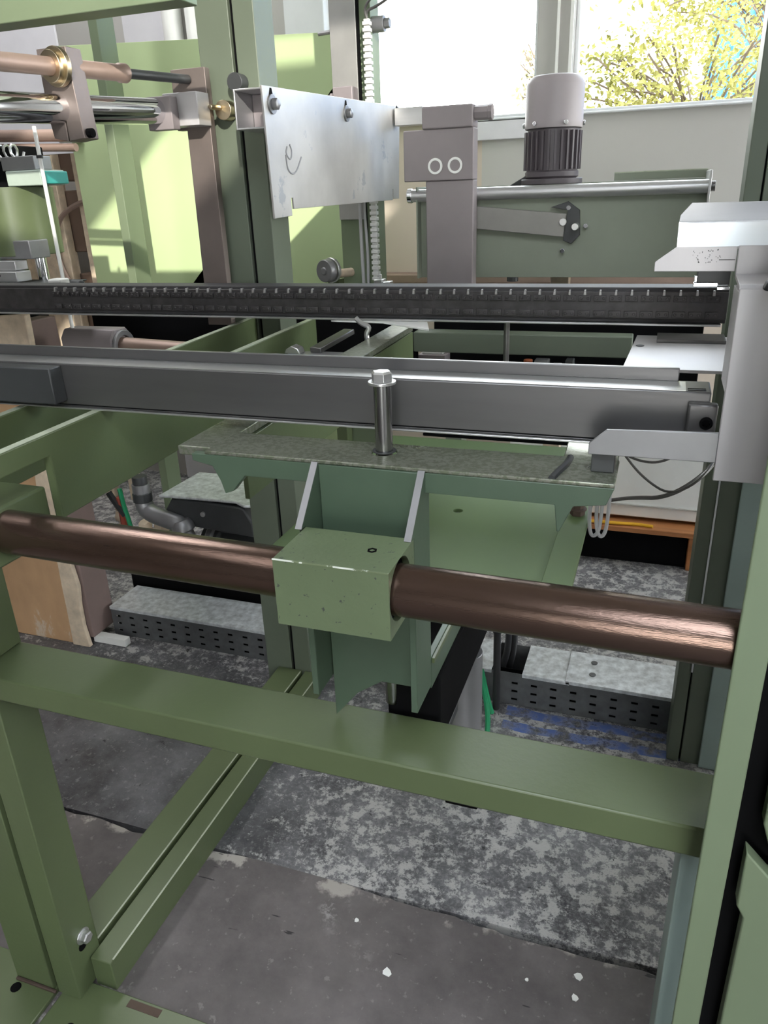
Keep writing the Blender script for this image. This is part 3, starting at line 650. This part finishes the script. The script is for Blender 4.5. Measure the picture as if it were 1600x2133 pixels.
# ------------------------------------------------------------------ between the rails
bb = thing('bearing_block', 'grey rounded bearing block on the rear shaft, at the left between the rails', 'bearing', (-1.6,1.92,1.1))
build('housing', MB().prism([(-.0,0)]*0+[(1.875,1.05),(1.875,1.125),(1.895,1.150),(1.95,1.150),(1.975,1.125),(1.975,1.05)],'x',-1.715,-1.53), 'mauve', bb, .004)
build('end_ring', MB().ring((-1.531,1.925,1.095),(1,0,0),.050,.034,.010), 'midgrey', bb, .002)
build('stand', B(-1.68,-1.60,1.90,2.129,1.02,1.05), 'black', bb)
tag(build('rear_shaft', MB().cyl((-1.60,1.925,1.098),(-1.16,1.925,1.082),.028,28), 'bronze', bevel=0), 'shiny brownish rear shaft running right from the bearing block', 'shaft')
tag(build('dark_back_pan', MB().box(-1.8,-.66,2.13,2.15,.98,1.195).box(-1.8,-.66,2.15,2.24,.98,.99), 'black', bevel=.003), 'black steel pan wall between the rails, behind the left post', 'pan')
tag(build('rear_cross_beam', B(-.66,-.06,2.10,2.16,1.072,1.128), 'postgrey', bevel=.003), 'dull green cross beam far between the rails', 'beam')
tag(build('dark_tray_wall', MB().box(-.655,.12,2.30,2.32,.80,1.215).box(-.655,.12,2.161,2.30,.80,.81), 'black', bevel=.003), 'black tray wall behind the dull green cross beam', 'tray')
tag(build('tie_rod', MB().cyl((-.322,1.73,.98),(-.322,1.73,1.2236),.0065,12), 'steel', bevel=0), 'thin steel upright tie rod before the dull green cross beam', 'rod')
vl = thing('control_valves', 'row of small pale valve blocks with an orange cap behind the near rail', 'valves', (-.28,2.2,1.0))
build('valve', B(-.325,-.285,2.18,2.22,1.00,1.042), 'midgrey', vl, .003); build('valve', B(-.275,-.25,2.18,2.22,1.00,1.03), 'midgrey', vl, .003); build('valve', B(-.238,-.215,2.18,2.22,1.01,1.045), 'darkgrey', vl, .003)
build('cap', MB().cyl((-.345,2.2,1.0),(-.345,2.2,1.04),.013,12), 'orange', vl, .002)
build('base_bar', B(-.37,-.20,2.17,2.29,.985,1.0), 'darkgrey', vl)
lb = thing('linkage_lever', 'pale steel linkage with hooked catch lying between rails beside the left arm', 'linkage', (-.72,1.62,1.15))
build('bar', B(-.80,-.645,1.565,1.61,1.142,1.166), 'midgrey', lb, .003)
build('cross_bar', MB().bar((-.735,1.59,1.172),(-.71,1.74,1.19),.03,.012), 'steel', lb, .002)
build('lug', MB().prism([(-.805,1.166),(-.765,1.166),(-.77,1.178),(-.786,1.184),(-.80,1.176)],'y',1.57,1.60), 'brightsteel', lb, .002)
build('catch', MB().tube([(-.655,1.66,1.165),(-.632,1.66,1.18),(-.636,1.66,1.20),(-.625,1.66,1.215),(-.645,1.66,1.222),(-.66,1.66,1.235)], .006, 8, 2), 'brightsteel', lb, 0)
tag(build('white_corner_flap', MB().prism([(-.74,1.7015),(-.50,1.7015),(-.469,1.607),(-.50,1.625),(-.605,1.690)],'z',1.2185,1.2225), 'white', bevel=.0005), 'thin white sheet corner below the chain rail above the left arm', 'sheet')
tag(build('bright_tag', B(-.665,-.60,2.20,2.23,1.0455,1.0525), 'white', bevel=.002), 'small bright bar in the dark below the dull green beam', 'bar')
tag(build('tag_stand', B(-.675,-.59,2.19,2.25,.81,1.0455), 'mauve', bevel=.002), 'brown block under the small bright bar', 'block')

# ------------------------------------------------------------------ rear posts and panels
bp_ = thing('backing_panel', 'large pale green sheet panel standing behind the posts, sunlit patches on it', 'panel', (-1.7,2.9,0))
build('sheet', MB().prism([(-2.62,.45),(-2.38,.45),(-2.395,2.085),(-1.03,2.02),(-1.03,.45)],'y',2.90,2.905), 'greenpale', bp_, .001)
build('white_tube', MB().cyl((-2.44,2.886,1.755),(-2.33,2.886,1.752),.0185,14,ch=.004), 'white', bp_, 0)  # short white tube, joined to the panel sheet
build('stand', B(-2.2,-2.15,2.906,2.95,.001,2.0), 'green', bp_); build('stand', B(-1.2,-1.15,2.906,2.95,.001,1.95), 'green', bp_)
tag(build('thin_post', B(-1.987,-1.950,2.60,2.697,.001,3.2), 'greenclean', bevel=.002), 'slim green square post before the pale green panel', 'post')
tag(build('top_rail', B(-5.0,-.865,1.4,1.46,1.830,1.90), 'greenclean', bevel=.002), 'green rail crossing the top left corner', 'rail')
c2 = thing('rear_post', 'tall grey-green post carrying a cable chain, in front of the window', 'post', (-.96,2.55,0))
build('post', B(-1.03,-.90,2.5,2.575,.001,2.9), 'greenclean', c2, .002)
build('track_plate', B(-1.03,-.945,2.492,2.5,1.42,2.9), 'aludull', c2, .001)
build('dark_slot', B(-.943,-.935,2.494,2.5,1.2,2.9), 'black', c2, 0)
build('bolt', MB().cyl((-.862,2.52,1.965),(-.900,2.52,1.965),.022,14).cyl((-.845,2.52,1.965),(-.862,2.52,1.965),.014,6), 'midgrey', c2, .001)
build('pin', MB().cyl((-1.075,2.51,1.955),(-1.03,2.51,1.957),.006,8), 'midgrey', c2, 0)
build('sensor_block', MB().box(-1.01,-.945,2.44,2.491,1.745,1.80).box(-1.025,-1.01,2.45,2.49,1.765,1.785), 'mauve', c2, .003)
cc = thing('cable_chain', 'white plastic cable chain running down the rear post', 'cable chain', (-.9,2.46,1.2))
l0 = build('chain_link', MB().box(-.909,-.886,2.452,2.474,1.232,1.242).box(-.906,-.889,2.456,2.470,1.242,1.2485), 'chainplastic', cc, .001)
for k in range(1,44): share(l0, cc, (.0, 0, .0168*k))
build('hose', MB().tube([(-.942,2.46,1.22),(-.945,2.46,1.4),(-.940,2.46,1.6)], .006, 8), 'cablepale', cc, 0)
build('hose', MB().tube([(-.928,2.465,1.22),(-.925,2.465,1.32),(-.932,2.465,1.45),(-.93,2.465,1.7)], .005, 8), 'cablepale', cc, 0)
build('wire', MB().tube([(-.895,2.46,1.965),(-.90,2.46,1.99),(-.86,2.46,2.0),(-.80,2.46,2.03),(-.74,2.46,2.10)], .004, 8), 'cable', cc, 0)
build('wire', MB().tube([(-.895,2.46,1.965),(-.905,2.46,2.0),(-.87,2.46,2.03),(-.83,2.46,2.10)], .004, 8), 'cable', cc, 0)
build('fitting', MB().box(-.90,-.87,2.44,2.48,1.215,1.235).box(-.868,-.845,2.44,2.48,1.213,1.228).cyl((-.885,2.46,1.235),(-.885,2.46,1.25),.008,8), 'brightsteel', cc, .002)
sd = thing('spool_disc', 'grey round disc with a bright rim at the foot of the rear post', 'disc', (-1.06,2.40,1.26))
build('disc', MB().lathe((-1.052,2.38,1.268),(.35,.94,0),[(0,.010),(.003,.012),(.003,.034),(.006,.036),(.028,.036)],28), 'midgrey', sd, .001)
build('rim', MB().ring((-1.040,2.41,1.268),(.35,.94,0),.040,.03,.012), 'brightsteel', sd, .002)
build('hub', MB().cyl((-1.03,2.41,1.255),(-.995,2.49,1.255),.014,14), 'cream', sd, .002)
build('stand', B(-1.06,-1.02,2.43,2.48,.3,1.236), 'green', sd)

# ------------------------------------------------------------------ upper left: supports, shafts, clamp
sp_ = thing('support_bracket', 'oxidised flat steel support post with a grey square block, left of the tall green column', 'bracket', (-1.1,1.8,1.2))
build('flat_post', MB().prism([(-1.135,1.19),(-1.065,1.19),(-1.062,1.785),(-1.155,1.785),(-1.155,1.655),(-1.128,1.655)],'y',1.79,1.812), 'brownsteel', sp_, .001)
build('block', B(-1.150,-1.058,1.735,1.789,1.660,1.730), 'alugrey', sp_, .0015)
build('collar', B(-1.178,-1.110,1.705,1.734,1.652,1.722), 'mauve', sp_, .002)
build('pin', MB().cyl((-1.0,1.815,1.752),(-1.0,1.849,1.752),.020,20), 'darkgrey', sp_, .001)
build('bolt', MB().cyl((-1.037,1.813,1.695),(-1.037,1.845,1.695),.022,18).cyl((-1.052,1.78,1.70),(-1.045,1.812,1.70),.006,8), 'brass', sp_, .001)
tag(build('chrome_shaft', MB().cyl((-1.255,.90,1.655),(-1.152,1.72,1.692),.0275,36), 'chrome', bevel=0), 'mirror-bright chrome shaft crossing the upper left corner', 'shaft')
rd = thing('actuator_rod', 'stepped brown rod with brass bushing above the chrome shaft', 'rod', (-1.2,1.4,1.76))
A_, Bv = Vector((-1.192,1.26,1.745)), Vector((-1.108,1.79,1.762)); dv = (Bv-A_).normalized()
build('rod', MB().lathe(A_, dv, [(-.36,.021),(-.02,.021),(-.015,.017),(.0,.017),(.002,.0165),(.315,.0165),(.318,.019),(.335,.019),(.338,.015)],24), 'bronze', rd, 0)
build('hex_nut', MB().lathe(A_, dv, [(-.05,.024),(-.015,.024)],6), 'bronze', rd, .001)
build('bushing', MB().ring(A_+dv*.148, dv, .036, .020, .011).ring(A_+dv*.136, dv, .029, .017, .013), 'brass', rd, .001)
build('thin_rod', MB().cyl(A_+dv*.338, Bv-dv*.002, .010, 16), 'darkgrey', rd, 0)
cl = thing('clamp_plate', 'thick brown steel clamp plate gripping the chrome shaft', 'clamp', (-1.17,1.45,1.62))
build('plate', MB().prism([(-1.218,1.785),(-1.147,1.785),(-1.137,1.622),(-1.175,1.618),(-1.1755,1.665),(-1.1785,1.665),(-1.178,1.618),(-1.212,1.625),(-1.217,1.66)],'y',1.42,1.465), 'brownsteel', cl, .0015)
build('screw', MB().cyl((-1.139,1.435,1.632),(-1.126,1.435,1.632),.009,12).cyl((-1.126,1.435,1.632),(-1.1255,1.435,1.632),.005,6), 'black', cl, .0008)
tp_ = thing('tool_plate', 'smudged aluminium plate with three bolts, fixed to a square tube end', 'plate', (-.86,2.1,1.45))
tb2 = MB()
for a in ((-.943,-.939,1.640,1.722),(-.866,-.862,1.640,1.722)): tb2.box(a[0],a[1],1.70,2.43,a[2],a[3])
tb2.box(-.939,-.866,1.70,2.43,1.718,1.722).box(-.939,-.866,1.70,2.43,1.640,1.644)
build('square_tube', tb2, 'alu', tp_, .0012); build('tube_inside', B(-.938,-.867,1.78,1.79,1.645,1.717), 'mauve', tp_, 0)
build('plate', MB().prism([(1.675,1.722),(2.63,1.752),(2.60,1.478),(2.545,1.478),(2.545,1.508),(2.535,1.508),(2.535,1.475),(1.80,1.470),(1.79,1.470),(1.79,1.495),(1.778,1.495),(1.778,1.455),(1.685,1.452)],'x',-.862,-.857), 'aludull', tp_, .0008)
for y, z in ((1.715,1.688), (2.16,1.700), (2.60,1.722)):
    b_ = build('bolt', MB().cyl((-.857,y,z),(-.853,y,z),.020,20).lathe((-.853,y,z),(1,0,0),[(0,.012),(.012,.012),(.014,.009)],6), 'midgrey', tp_, .0006)
    build('keyhole', MB().prism([(y-.016,z+.005),(y-.004,z+.032),(y+.004,z+.032),(y+.012,z+.005)],'x',-.857,-.8563), 'black', b_, 0)
mk = MB()
for q in ([(1.775,1.605),(1.765,1.590),(1.79,1.575),(1.80,1.597),(1.79,1.61)], [(1.765,1.588),(1.77,1.552),(1.81,1.545),(1.85,1.585)]): mk.tube([(-.8568,a,b) for a,b in q], .0022, 6, 2)
build('pen_mark', mk, 'pen', tp_, 0, label='loose grey handwritten squiggle')
build('cross_bar', B(-.852,-.76,2.56,2.60,1.692,1.742), 'alu', tp_, .001)

# ------------------------------------------------------------------ press arm, trough, motor
pa = thing('press_arm', 'mauve-grey steel press arm with two ringed holes', 'press arm', (-.65,2.43,1.2))
build('lower_post', B(-.708,-.560,2.41,2.46,1.15,1.525), 'mauve', pa, .003)
build('head', B(-.775,-.560,2.405,2.462,1.525,1.665), 'mauve', pa, .003)
build('top_cap', B(-.715,-.562,2.40,2.47,1.665,1.725), 'mauve', pa, .004)
for x in (-.676,-.615):
    h_ = build('hole_ring', MB().ring((x,2.4055,1.5655),(0,-1,0),.0225,.0155,.003), 'white', pa, .0008, label='pale ring around a dark hole')
    build('hole', MB().cyl((x,2.4052,1.5655),(x,2.403,1.5655),.0155,20), 'mauve', h_, 0)
build('stub', MB().cyl((-.562,2.43,1.702),(-.522,2.43,1.702),.020,8).cyl((-.522,2.43,1.702),(-.510,2.43,1.702),.022,8), 'mauve', pa, .001)
tr = thing('feed_trough', 'green sheet metal trough with a polished bar along its top edge', 'trough', (-.3,2.6,1.2))
build('front_sheet', B(-.755,.098,2.512,2.516,1.235,1.503), 'trough', tr, .001)
build('back_sheet', B(-.755,.098,2.76,2.764,1.235,1.506), 'trough', tr, .001)
build('raised_lip', B(-.18,.098,2.757,2.7595,1.507,1.529), 'trough', tr, 0); build('bright_edge', B(-.18,.098,2.756,2.760,1.5292,1.5325), 'edge', tr, 0)
build('bottom_sheet', B(-.755,.098,2.516,2.76,1.235,1.239), 'trough', tr, .001)
build('top_sheet', B(-.755,.098,2.516,2.76,1.499,1.503), 'trough', tr, .001)
build('end_plate', B(.094,.101,2.475,2.77,1.415,1.525), 'alu', tr, .001); build('end_plate', B(-.760,-.755,2.475,2.77,1.235,1.51), 'trough', tr, .001)
build('polished_bar', MB().cyl((-.775,2.490,1.485),(.094,2.490,1.483),.0185,24), 'alu', tr, 0)
build('bar_nut', MB().cyl((.101,2.490,1.483),(.113,2.490,1.483),.014,12), 'steel', tr, .001); build('bar_nut', MB().cyl((-.775,2.49,1.485),(-.79,2.49,1.485),.022,12), 'chrome', tr, .002)
build('stand', B(-.70,-.64,2.6,2.68,.001,1.235), 'trough', tr); build('stand', B(-.345,-.288,2.6,2.66,.001,1.235), 'cream', tr)
lv = build('lever', MB().bar((-.60,2.485,1.42),(-.295,2.485,1.388),.012,.066), 'dulllever', tr, .002)
build('pivot', MB().cyl((-.300,2.478,1.398),(-.300,2.470,1.398),.011,14).cyl((-.262,2.50,1.385),(-.262,2.45,1.385),.010,12), 'brightsteel', lv, .001)
build('bracket', MB().prism([(-.34,1.44),(-.29,1.455),(-.255,1.43),(-.25,1.36),(-.275,1.335),(-.30,1.345),(-.29,1.43)],'y',2.492,2.505), 'darkgrey', lv, .001)
for x, z in ((-.288,1.437),(-.235,1.385),(-.30,1.315)): build('screw', MB().cyl((x,2.511,z),(x,2.49,z),.007,10), 'chrome', lv, .001)
build('drain_plug', MB().cyl((-.455,2.52,1.236),(-.455,2.52,1.222),.018,12), 'darkgrey', tr, .001)
gm = thing('gear_motor', 'upright dark electric motor with smooth fan cover on top of the trough', 'motor', (-.36,2.63,1.5))
build('fan_cover', MB().lathe((-.362,2.63,1.660),(0,0,1),[(0,.086),(.012,.0875),(.014,.087),(.118,.087),(.138,.076),(.142,.066),(.144,.0)][:6],48), 'cap', gm, .001)
build('body', MB().lathe((-.362,2.63,1.520),(0,0,1),[(0,.075),(.006,.082),(.02,.082),(.022,.078),(.138,.078),(.1395,.085)],48), 'motor', gm, .001)
fin0 = None
for k in range(28):
    a = 2*PI*k/28; c_, s_ = math.cos(a), math.sin(a)
    mb = MB().bar((-.362+.083*c_,2.63+.083*s_,1.545),(-.362+.083*c_,2.63+.083*s_,1.652),.006,.009,(c_,s_,0)); build('fin', mb, 'motor', gm, 0)
for k in range(6):
    a = math.radians(-120+60*k); c_, s_ = math.cos(a), math.sin(a)
    build('screw', MB().cyl((-.362+.087*c_,2.63+.087*s_,1.672),(-.362+.094*c_,2.63+.094*s_,1.672),.007,10), 'chrome', gm, .001)
build('foot_flange', MB().cyl((-.362,2.63,1.5035),(-.362,2.63,1.520),.095,32), 'motor', gm, .002)
build('cable_gland', MB().prism([(-.49,1.5035),(-.44,1.53),(-.43,1.53),(-.43,1.5035)],'y',2.6,2.66), 'blackrub', gm, .003)

# ------------------------------------------------------------------ machine head at the left edge
mh = thing('spindle_unit', 'grey and green machine head with coil spring and turquoise end, at the left edge', 'spindle unit', (-1.85,2.0,1.3))
build('black_body', B(-2.1,-1.845,1.96,2.1,1.43,1.665), 'black', mh, .004)
build('grey_block', B(-1.855,-1.735,1.93,2.0,1.595,1.632), 'midgrey', mh, .002)
build('mint_block', B(-1.838,-1.712,1.92,2.02,1.553,1.594), 'mint', mh, .003)
build('end_cap', B(-1.712,-1.700,1.92,2.02,1.556,1.590), 'cyan', mh, .003)
build('drum', MB().cyl((-1.90,2.0,1.36),(-1.90,2.0,1.552),.115,28), 'green', mh, .002)
build('lower_block', B(-1.905,-1.785,1.90,1.98,1.352,1.405), 'midgrey', mh, .003); build('lower_block', B(-2.05,-1.908,1.90,1.98,1.35,1.40), 'mint', mh, .003)
build('guide_rail', B(-2.1,-1.825,1.87,1.92,1.322,1.350), 'alu', mh, .002)
gr = build('guide_rail', B(-2.1,-1.80,1.84,1.90,1.292,1.321), 'alu', mh, .002)
build('hole', MB().cyl((-1.865,1.8398,1.312),(-1.865,1.839,1.312),.006,12), 'black', gr, 0)
build('piston_rod', MB().cyl((-1.80,1.95,1.28),(-1.80,1.95,1.352),.016,16), 'chrome', mh, 0)
pts = []
for k in range(61):
    a = 2*PI*k/60*7; pts.append((-1.97+.17*k/60, 1.95+.020*math.cos(a), 1.645+.020*math.sin(a)))
build('coil_spring', MB().tube(pts, .004, 6, 0), 'brightsteel', mh, 0)
build('slide_plate', MB().prism([(-2.1,1.272),(-1.70,1.276),(-1.64,1.286),(-1.64,1.290),(-2.1,1.285)],'y',1.82,1.95), 'darkgrey', mh, .002)
build('end_lug', B(-1.68,-1.635,1.83,1.87,1.278,1.302), 'white', mh, .004)
build('knob', MB().cyl((-1.61,1.85,1.285),(-1.575,1.85,1.282),.016,12), 'darkgrey', mh, .004)
build('stand', B(-2.08,-1.95,1.97,2.1,.001,1.272), 'black', mh)
wr = thing('white_rod', 'thin pale upright rod leaning past the turquoise ended block', 'rod', (-1.72,1.92,1.1))
build('rod', MB().cyl((-1.6943,1.91,1.07),(-1.6935,1.91,1.703),.0055,12), 'white', wr, 0)
build('tip', MB().cyl((-1.6937,1.91,1.630),(-1.6937,1.91,1.622),.009,10), 'blackrub', wr, 0)
tag(build('brown_cross_bar', MB().cyl((-2.6,2.2,1.735),(-1.80,2.2,1.70),.018,14).cyl((-2.6,2.2,1.70),(-1.80,2.2,1.665),.012,14), 'bronze', bevel=0), 'pinkish brown pair of bars just under the chrome shaft', 'bars')
sk = thing('storage_rack', 'beige rack with brown cartons behind the machine head', 'rack', (-2.8,3.2,0))
for x in (-3.05,-2.78,-2.62): build('upright', B(x,x+.05,3.15,3.2,.001,1.86), 'cream', sk, .003)
build('back_board', B(-3.6,-2.83,3.3,3.33,.001,1.85), 'cream', sk, .003)
for z in (.9,1.28,1.60): build('box', B(-2.75,-2.42,3.22,3.5,z,z+.28), 'brownbox', sk, .006)
build('hose', MB().tube([(-2.45,3.12,1.52),(-2.62,3.12,1.50),(-2.75,3.12,1.42),(-2.78,3.12,1.25),(-2.70,3.12,1.10)], .012, 8), 'bronze', sk, 0)
tag(build('pale_sheet_panel', MB().box(-3.2,-2.42,2.95,2.96,1.70,2.20), 'perf', bevel=.001), 'pale lavender textured sheet at the top left', 'panel')
tag(build('sheet_stand', B(-2.9,-2.85,2.96,3.0,.001,1.9), 'green', bevel=.002), 'green upright holding the pale lavender sheet', 'post')
pp = thing('wall_pipes', 'pair of cream vertical pipes on the wall left of the tall column', 'pipes', (-2.15,3.52,1.5))
build('pipe', MB().cyl((-2.235,3.53,0.001),(-2.235,3.53,3.2),.045,20), 'white', pp, 0); build('pipe', MB().cyl((-2.125,3.53,.001),(-2.125,3.53,3.2),.035,20), 'white', pp, 0)
build('side_board', B(-2.52,-2.30,3.55,3.59,.001,3.2), 'perf', pp, .002)

# ------------------------------------------------------------------ right background at the floor
wx = thing('white_box', 'long white box on a low wooden pallet by the back wall', 'box', (0,3.15,.2))
build('body', B(-.55,.55,3.10,3.50,.205,.50), 'white', wx, .004)
build('lid_edge', B(-.55,.55,3.092,3.10,.255,.262), 'wallgrey', wx, .001)
pl = thing('wooden_pallet', 'orange-brown wooden pallet under the long white box', 'pallet', (0,3.2,0))
d0 = build('deck_board', B(-.6,.6,3.02,3.13,.165,.188), 'wood', pl, .003)
for k in range(1,4): share(d0, pl, (0,.125*k,0))
for x in (-.60,.205,.50): build('bearer', B(x,x+.1,3.06,3.48,.001,.164), 'wood', pl, .003)
build('pallet_shade', B(-.49,.20,3.09,3.44,.001,.16), 'black', pl)  # black filler painted in for the shade under the boards
tag(build('yellow_hose', MB().tube([(-.35,3.03,.196),(-.1,3.03,.198),(.0,3.05,.194),(.06,3.04,.194)], .007, 8), 'yellow', bevel=0), 'yellow hose lying along the edge of the pallet', 'hose')
flakes = ['white paint flake on the near concrete, leftmost of all', 'largest white paint flake on the near concrete floor', 'tiny white paint flake alone on the near concrete, right of centre', 'pale flake near the right leg, the one closer to the slab joint', 'pale flake near the right leg, the one farther from the slab joint']
for k, (x, y, r) in enumerate(((-.507,1.103,.007),(-.401,1.007,.011),(-.123,1.080,.0045),(-.024,1.12,.009),(-.027,1.072,.008))):
    mb = MB().prism([(x+r*math.cos(a)*random.uniform(.6,1.2), y+r*math.sin(a)*random.uniform(.6,1.2)) for a in (0,1,2,3,4,5.2)],'z',.0011,.003)
    tag(build('paint_flake', mb, 'white', bevel=0), flakes[k], 'flake', 'white paint flakes on the floor')
